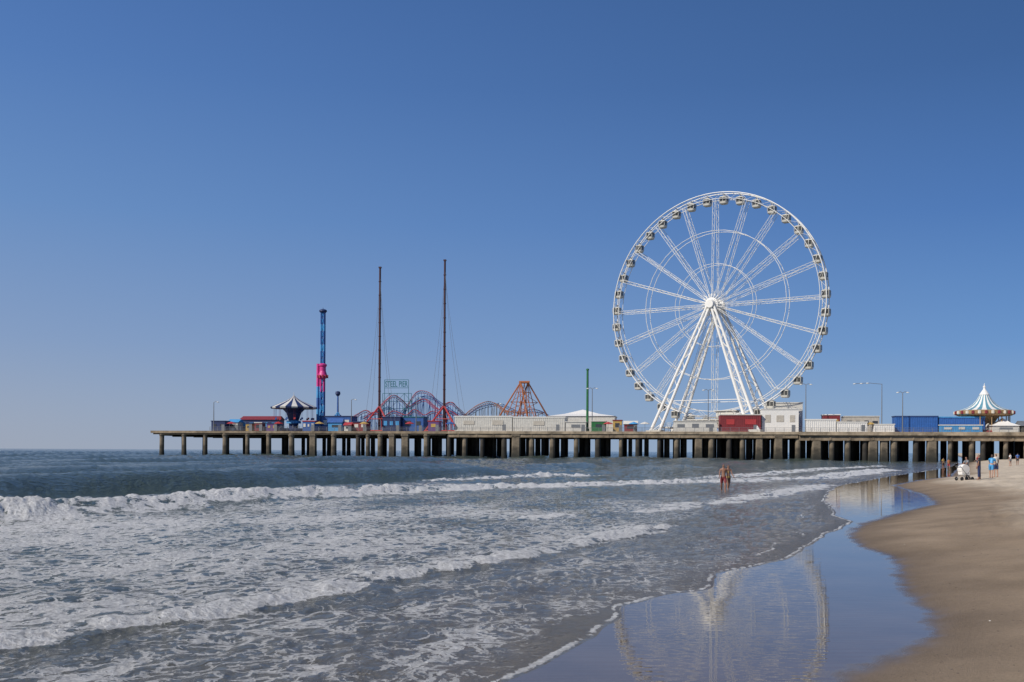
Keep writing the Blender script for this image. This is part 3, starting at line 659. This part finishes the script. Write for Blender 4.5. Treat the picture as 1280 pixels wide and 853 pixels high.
to=bpy.data.objects.new('lettering',cu); COL.objects.link(to); bpy.context.view_layer.update()
dg=bpy.context.evaluated_depsgraph_get(); me=bpy.data.meshes.new_from_object(to.evaluated_get(dg)); wdt=max(v.co.x for v in me.vertices)-min(v.co.x for v in me.vertices)
bpy.data.objects.remove(to); me.materials.clear(); me.materials.append(TEAL)
to=bpy.data.objects.new('lettering',me); COL.objects.link(to); to.parent=e; kx=(b[0]-a[0])*.94/wdt; to.scale=(kx,(a[2]-b[2])*.72/.72,1); to.rotation_euler=(math.pi/2,0,0); to.location=((a[0]+b[0])/2,.1,b[2]+.35)
f=Fr(610,26); e=thing('roller_coaster','small rounded coaster loop with orange and blue grey track','roller coaster',f.loc,PR)
m=MB(); track(m,f,[(580,520,26),(590,511,26),(600,505,27),(610,502,28),(620,505,28),(628,511,27),(636,515,26),(644,512,26)],mi=0,sup=1)
track(m,f,[(585,519,31),(598,510,31),(612,506,31),(626,505,31),(638,510,31),(650,515,31),(664,512,31),(676,514,31),(690,522,31)],mi=2,sup=1)
m.make('track',[ORANGE,GREY,BLUE],e)
f=Fr(655,20); e=thing('swing_ship_frame','wide brown orange steel pyramid frame ride with fanned struts','thrill ride',f.loc,PR)
m=MB(); ap=f.L(655,478); A=Vector((ap[0],0,ap[2])); dA=Vector((1.0,0,0))
for px,yy,r_ in ((616,-6,.26),(629,-6,.13),(642,-6,.15),(653,-6,.12),(666,-6,.26),(678,-6,.13),(636,6,.22),(648,6,.12),(660,6,.12),(672,6,.14),(694,6,.26)):
    m.tube(A+dA*(-1 if yy<0 else 1)+Vector((0,yy*.12,0)),(f.L(px,520)[0],yy,0),r_*.8,r_,n=6)
for yy,l_,r_ in ((-6,616,666),(6,636,694)):
    P0=Vector((f.L(l_,520)[0],yy,0)); P1=Vector((f.L(r_,520)[0],yy,0))
    for q in (.2,.4,.6,.8): m.tube(P0.lerp(A,q),P1.lerp(A,q),.11,n=5)
    for q in (0,.2,.4,.6): m.tube(P0.lerp(A,q),P1.lerp(A,q+.2),.07,n=4); m.tube(P1.lerp(A,q),P0.lerp(A,q+.2),.07,n=4)
m.tube(A-dA*1.6,A+dA*1.6,.42,n=8)
m.make('frame',[REDBR],e)
m=MB(); Z0=A.z
m.tube((A.x,0,Z0),(A.x+1.4,0,3.0),.10); m.tube((A.x,0,Z0),(A.x-1.4,0,3.0),.10); m.lathe([(0,-.6),(2.0,-.5),(2.6,.3),(2.4,.5),(0,0)],12,(A.x,0,2.9),mi=1); m.make('swing_ship',[REDBR,DRED],e)
f=Fr(734,7); e=thing('flag_pole','tall thick green pole beside a street lamp','pole',f.loc,PR); z=f.L(734,463)[2]
m=MB(); m.tube((0,0,0),(0,0,z),.40,.32,n=8); m.tube((0,0,0),(0,0,1),.6,n=8); m.make('pole',[GREEN],e)
m=MB(); m.lathe([(0,.5),(.4,.4),(.45,0),(0,-.1)],10,(0,0,z)); m.make('cap',[GREEN],e)
# ------------------------------------------------------------------ carousel pavilion
f=Fr(1230,9); e=thing('carousel','round carousel pavilion with cream and blue striped roof and spire','carousel',f.loc,PR)
R2=f.L(1264,510)[0]; zb=f.L(1230,514)[2]; zp=f.L(1230,487)[2]
m=MB(); m.lathe([(R2,zb),(R2*.82,zb+(zp-zb)*.07),(R2*.60,zb+(zp-zb)*.17),(R2*.42,zb+(zp-zb)*.32),(R2*.28,zb+(zp-zb)*.52),(R2*.17,zb+(zp-zb)*.75)],32,mi=0,mi2=1)
m.lathe([(R2*.19,zb+(zp-zb)*.75),(R2*.12,zb+(zp-zb)*.88),(.35,zp),(.12,zp+1.0),(.06,zp+1.7)],12,mi=0); m.lathe([(0,.35),(.35,.2),(.35,-.2),(0,-.35)],8,(0,0,zp+.7),mi=0)
m.make('roof',[WHITE,ROOFT],e)
m=MB(); m.lathe([(R2+.05,zb+.12),(R2+.35,zb-.1),(R2+.3,zb-.9),(R2-.1,zb-1.3),(R2*.75,zb-1.5),(0,zb-1.5)],28,mi=0)
for i in range(28):
    a=2*math.pi*i/28; m.lathe([(0,.5),(.42,.35),(.42,-.35),(0,-.6)],6,((R2+.3)*math.cos(a),(R2+.3)*math.sin(a),zb-.5),mi=1 if i%2 else 2)
m.make('cornice',[GOLD,CREAM,DRED],e)
for i in range(14):
    a=2*math.pi*(i+.5)/14; m=MB(); m.tube((0,0,.5),(0,0,zb-1.4),.14,n=8); m.lathe([(.35,.4),(.2,.9)],8); m.make('column',[GOLD],e,loc=(R2*.9*math.cos(a),R2*.9*math.sin(a),0))
m=MB(); m.lathe([(0,.6),(R2*.97,.6),(R2,.4),(R2,0)],28); m.lathe([(R2*.45,.6),(R2*.4,zb*.5),(R2*.52,zb-1.5)],14,mi=1); m.make('platform',[DRED,GOLD],e)
def horse():
    m=MB(); m.lathe([(0,-.75),(.22,-.65),(.3,-.2),(.26,.3),(.3,.6),(.15,.78),(0,.8)],8,(0,0,1.5),axis='x'); m.tube((.6,0,1.65),(1.0,0,2.25),.2,.13); m.tube((.95,0,2.25),(1.35,0,2.0),.14,.08)
    for x,k in ((.5,.35),(.55,-.1),(-.55,.2),(-.5,-.25)): m.path([(x,k*.4,1.35),(x+k,k*.4,1.0),(x+k*.6,k*.4,.7)],.07)
    m.tube((-.75,0,1.6),(-1.05,0,1.0),.1,.04); m.tube((0,0,.6),(0,0,zb-1.5),.04,mi=1); return m
hm=horse(); h0=None
for i in range(10):
    a=2*math.pi*i/10
    if h0 is None: h0=hm.make('horse',[OFFW,GOLD],e); o=h0
    else: o=h0.copy(); COL.objects.link(o)
    o.location=(R2*.66*math.cos(a),R2*.66*math.sin(a),.2*(i%2)); o.rotation_euler=(0,0,a+math.pi/2)
# ------------------------------------------------------------------ PEOPLE
SK=mat('skin_tan',(0.27,0.135,0.085),0.55,0.06,8); SK2=mat('skin_fair',(0.42,0.25,0.175),0.55,0.06,8)
HB=mat('hair_brown',(0.05,0.025,0.015),0.6,0.1,20); HBk=mat('hair_black',(0.015,0.012,0.01),0.5,0.1,20)
def person(loc,rz,h,pose,cl,skin,hair,label,longhair=False,group=None):
    V=[];E=[];Rr=[];TG=[]
    def add(p,r,par,tag):
        V.append(Vector(p));Rr.append(r);TG.append(tag)
        if par is not None: E.append((par,len(V)-1))
        return len(V)-1
    ln=pose.get('lean',0.0)
    def T(x,y,z): return (x, y+math.sin(ln)*(z-.93), .93+(z-.93)*math.cos(ln))
    pel=add((0,0,.93),.125,None,'torso'); ab=add(T(0,.01,1.08),.108,pel,'torso'); ch=add(T(0,0,1.25),.128,ab,'torso'); up=add(T(0,0,1.38),.105,ch,'torso')
    nb=add(T(0,0,1.47),.055,up,'neck'); ja=add(T(0,.02,1.545),.066,nb,'head'); hd=add(T(0,.01,1.61),.088,ja,'head'); add(T(0,0,1.675),.06,hd,'head'); add(T(0,.115,1.60),.012,hd,'head')
    for sgn,k in ((-1,'l'),(1,'r')):
        a,bk=pose['leg_'+k]; a=math.radians(a); bk=math.radians(bk)
        hip=Vector((sgn*.09,0,.87)); i=add(hip,.092,pel,'thigh'); kn=hip+.42*Vector((sgn*.03,math.sin(a),-math.cos(a)))
        i=add(hip.lerp(kn,.45),.078,i,'thigh'); i=add(kn,.056,i,'knee'); an=kn+.41*Vector((0,math.sin(a-bk),-math.cos(a-bk)))
        i=add(kn.lerp(an,.35),.056,i,'shin'); i=add(an,.036,i,'shin'); i2=add(an+Vector((0,-.05,-.04)),.032,i,'foot'); i=add(an+Vector((sgn*.015,.09,-.05)),.036,i,'foot'); add(an+Vector((sgn*.02,.17,-.06)),.026,i,'foot')
        sw,abd,el=[math.radians(q) for q in pose['arm_'+k]]
        sh=Vector(T(sgn*.175,0,1.385)); i=add(sh,.058,up,'uarm'); d=Vector((sgn*math.sin(abd),math.sin(sw)*math.cos(abd),-math.cos(sw)*math.cos(abd)))
        elb=sh+d*.28; i=add(sh.lerp(elb,.5),.047,i,'uarm'); i=add(elb,.038,i,'farm'); d2=Vector((sgn*math.sin(abd)*.6,math.sin(sw+el),-math.cos(sw+el))).normalized()
        wr=elb+d2*.25; i=add(elb.lerp(wr,.4),.036,i,'farm'); i=add(wr,.025,i,'hand'); pa=wr+d2*.07; sd=Vector((0,1,0)) if abs(d2.y)<.8 else Vector((0,0,1)); i=add(pa,.03,i,'hand')
        for q,lf in ((-.027,.075),(-.009,.09),(.009,.085),(.027,.07)):
            j=add(pa+sd*q+d2*.035,.0095,i,'hand'); j=add(pa+sd*q*1.1+d2*(.035+lf*.5)-Vector((sgn*.006,0,0)),.009,j,'hand'); add(pa+sd*q*1.15+d2*(.03+lf*.9)-Vector((sgn*.02,0,0)),.007,j,'hand')
        j=add(pa+sd*.035-d2*.02,.011,i,'hand'); add(pa+sd*.055+d2*.02,.009,j,'hand')
    zmin=min(v.z for v in V)-.03
    me=bpy.data.meshes.new('body'); me.from_pydata([(v.x,v.y,v.z-zmin) for v in V],E,[]); ob=bpy.data.objects.new('body',me); COL.objects.link(ob)
    md=ob.modifiers.new('Skin','SKIN'); md.use_smooth_shade=True
    sv=me.skin_vertices[0].data
    for i,r in enumerate(Rr): sv[i].radius=(r,r*(.78 if TG[i]=='torso' else 1)); sv[i].use_root=(i==0)
    ob.modifiers.new('Sub','SUBSURF').levels=1; ob.modifiers['Sub'].render_levels=1
    bpy.context.view_layer.update(); dg=bpy.context.evaluated_depsgraph_get(); bm_=bpy.data.meshes.new_from_object(ob.evaluated_get(dg)); bpy.data.objects.remove(ob)
    sc_=h/1.73
    co_=np.array([v.co[:] for v in bm_.vertices]); no_=np.array([v.normal[:] for v in bm_.vertices]); S=np.array([(v.x,v.y,v.z-zmin) for v in V])
    bp_=[];bt=[]
    for a_,b_ in E:
        for q in (.3,.7,1.0): bp_.append(S[a_]*(1-q)+S[b_]*q); bt.append(TG[b_])
    bp_=np.array(bp_); near=np.argmin(((co_[:,None,:]-bp_[None])**2).sum(-1),1); tg=np.array(bt)[near]
    e=thing('person',label,'person',loc,rz,group)
    bm_.materials.clear(); bm_.materials.append(skin); bo=bpy.data.objects.new('body',bm_); COL.objects.link(bo); bo.parent=e; bo.scale=(sc_,)*3
    faces=[tuple(p.vertices) for p in bm_.polygons]
    def shell(nm,fn,off,m_):
        ok=np.array([fn(tg[i],co_[i]) for i in range(len(co_))])
        fs=[f_ for f_ in faces if all(ok[k] for k in f_)]
        if not fs: return
        us2=sorted({k for f_ in fs for k in f_}); rm={k:i for i,k in enumerate(us2)}
        mb=MB(); mb.addv([co_[k]+no_[k]*off for k in us2],[tuple(rm[k] for k in f_) for f_ in fs]); o=mb.make(nm,[m_],e,smooth=True); o.scale=(sc_,)*3
    hz=1.60-zmin
    for nm,tags,zlo,zhi,off,m_ in cl:
        shell(nm,lambda g,c,tags=tags,zlo=zlo,zhi=zhi: g in tags and zlo<c[2]+zmin<zhi,off,m_)
    shell('hair',lambda g,c: g=='head' and (c[2]>hz+.045 or (c[1]-math.sin(ln)*.67<-.01 and c[2]>hz-.07)),.014,hair)
    if longhair:
        mb=MB(); mb.lathe([(0,.08),(.06,.05),(.085,-.08),(.08,-.22),(.03,-.30),(0,-.31)],10,(0,-.07+math.sin(ln)*.65,hz)); o=mb.make('hair',[hair],e,smooth=True); o.scale=(sc_,)*3
    for sx in (-1,1):
        mb=MB(); mb.lathe([(0,.01),(.009,.005),(.009,-.005),(0,-.01)],6,(sx*.03,.083+math.sin(ln)*.68,hz+.01)); o=mb.make('eye',[BLACK],e); o.scale=(sc_,)*3
    return e
shorts=lambda m_,lo=.62:('shorts',('torso','thigh','knee'),lo,1.0,.018,m_)
trous=lambda m_:('trousers',('torso','thigh','knee','shin'),.12,1.0,.018,m_)
shirt=lambda m_:('shirt',('torso','uarm','neck'),.93,1.47,.024,m_)
briefs=lambda m_:('swim_bottoms',('torso','thigh'),.80,1.0,.012,m_)
top=lambda m_:('swim_top',('torso',),1.18,1.36,.012,m_)
walk=dict(leg_l=(22,8),leg_r=(-18,18),arm_l=(-22,8,15),arm_r=(22,8,20))
walk2=dict(leg_l=(-14,14),leg_r=(18,6),arm_l=(20,8,30),arm_r=(-18,10,12))
stand=dict(leg_l=(2,2),leg_r=(-3,2),arm_l=(4,10,12),arm_r=(6,9,18))
push=dict(leg_l=(14,8),leg_r=(-14,14),arm_l=(35,4,55),arm_r=(35,4,55),lean=.08)
bend=dict(leg_l=(16,14),leg_r=(-8,10),arm_l=(40,8,10),arm_r=(30,8,20),lean=.5)
def put(px,py,z=None,zg=0.0):
    x,y=gpt(px,py,zg)
    for _ in range(6):
        zg=sz(x,y); x,y=gpt(px,py,zg)
    return x,y,zg
x,y=gpt(904.5,615); GW='people wading in the surf'
person((x,y,-.10),math.radians(168),1.80,walk,[shorts(DRED,.60)],SK,HBk,'bare chested man in dark red shorts wading through shallow surf',group=GW)
x,y=gpt(910.5,612); person((x,y,-.10),math.radians(190),1.68,walk2,[briefs(YEL),top(YEL)],SK,HB,'woman in yellow swimwear with long hair wading through shallow surf',True,group=GW)
GB='people on the beach'
for px,py,rz,h,po,cl,skn,hr,lab,lg in [
 (1209,601,100,1.70,push,[trous(BLACK),shirt(GREY)],SK,HBk,'person in grey shirt and dark trousers pushing a stroller on sand',False),
 (1224,600,60,1.72,stand,[trous(NAVY),shirt(BLACK)],SK,HBk,'person in black shirt and navy trousers standing on the beach',False),
 (1239,598,-40,1.70,bend,[shorts(LBLUE,.55),shirt(LBLUE)],SK2,HB,'person in light blue clothes leaning forward on the sand',True),
 (1245,597,10,1.74,stand,[shorts(NAVY,.55),shirt(OFFW)],SK2,HB,'person in white shirt and navy shorts standing on sand',False),
 (1179,587,200,1.66,stand,[shorts(BLACK),shirt(YEL)],SK,HBk,'person in yellow shirt standing near the waterline',False),
 (1186,588,170,1.60,walk,[shorts(RED),shirt(ORANGE)],SK,HBk,'person in orange shirt and red shorts walking near the waterline',False),
 (1222,584,30,1.70,walk2,[shorts(NAVY),shirt(RED)],SK2,HB,'person in red shirt walking on the beach by the pier',False),
 (1263,583,30,1.70,stand,[shorts(GREY),shirt(WHITE)],SK2,HB,'person in white shirt on the beach by the pier',False),
 (1272,582,-30,1.72,walk,[shorts(BLACK),shirt(BLUE)],SK,HBk,'person in blue shirt on the beach by the pier',False)]:
    x,y,z=put(px,py); person((x,y,z),math.radians(rz),h,po,cl,skn,hr,lab,lg,GB)
x,y,z=put(1213,601)
e=thing('stroller','white and black baby stroller on the sand','stroller',(x-.55,y-.25,z),math.radians(195))
m=MB()
for sy in (-.25,.25): m.path([(-.45,sy,.12),(.1,sy,.55),(.5,sy,1.02)],.018); m.path([(.4,sy,.12),(.05,sy,.6)],.018)
m.tube((.5,-.25,1.02),(.5,.25,1.02),.02); m.make('frame',[GREY],e)
m=MB(); m.box((0,0,.45),(.6,.42,.1)); m.box((.28,0,.68),(.1,.42,.45)); m.box((-.28,0,.52),(.06,.42,.16)); m.make('seat',[WHITE],e)
m=MB(); m.lathe([(.0,-.23),(.33,-.22),(.36,0),(.33,.22),(0,.23)],16,(.05,0,.80),axis='y'); m.make('canopy',[WHITE],e)
for wx,wy in ((-.45,-.28),(-.45,.28),(.4,-.28),(.4,.28)):
    m=MB(); m.lathe([(0,-.02),(.06,-.025),(.125,-.03),(.14,0),(.125,.03),(.06,.025),(0,.02)],14,axis='y'); m.make('wheel',[BLACK],e,loc=(wx,wy,.14))
# small dark shells and weed on the sand
m=MB(); SHL=mat('shell_brown',(0.10,0.075,0.055),0.8,0.2,20)
for _ in range(170):
    px=random.uniform(1080,1330); py=random.uniform(600,853)
    x,y,z=put(px,py); s_,t_=st(x,y)
    if s_ < float(s_s(np.array([t_]))[0])+.3: continue
    r=random.uniform(.006,.016)*(1+.02*y); 
    m.lathe([(0,r*.4),(r*.7,r*.3),(r,0),(0,-r*.2)],6,(x,y,z),mi=1 if random.random()<.08 else 0)
o=m.make('shells_and_weed',[SHL,OFFW]); o['kind']='stuff'; o['label']='scattered small dark shells and weed on the sand'; o['category']='shells'
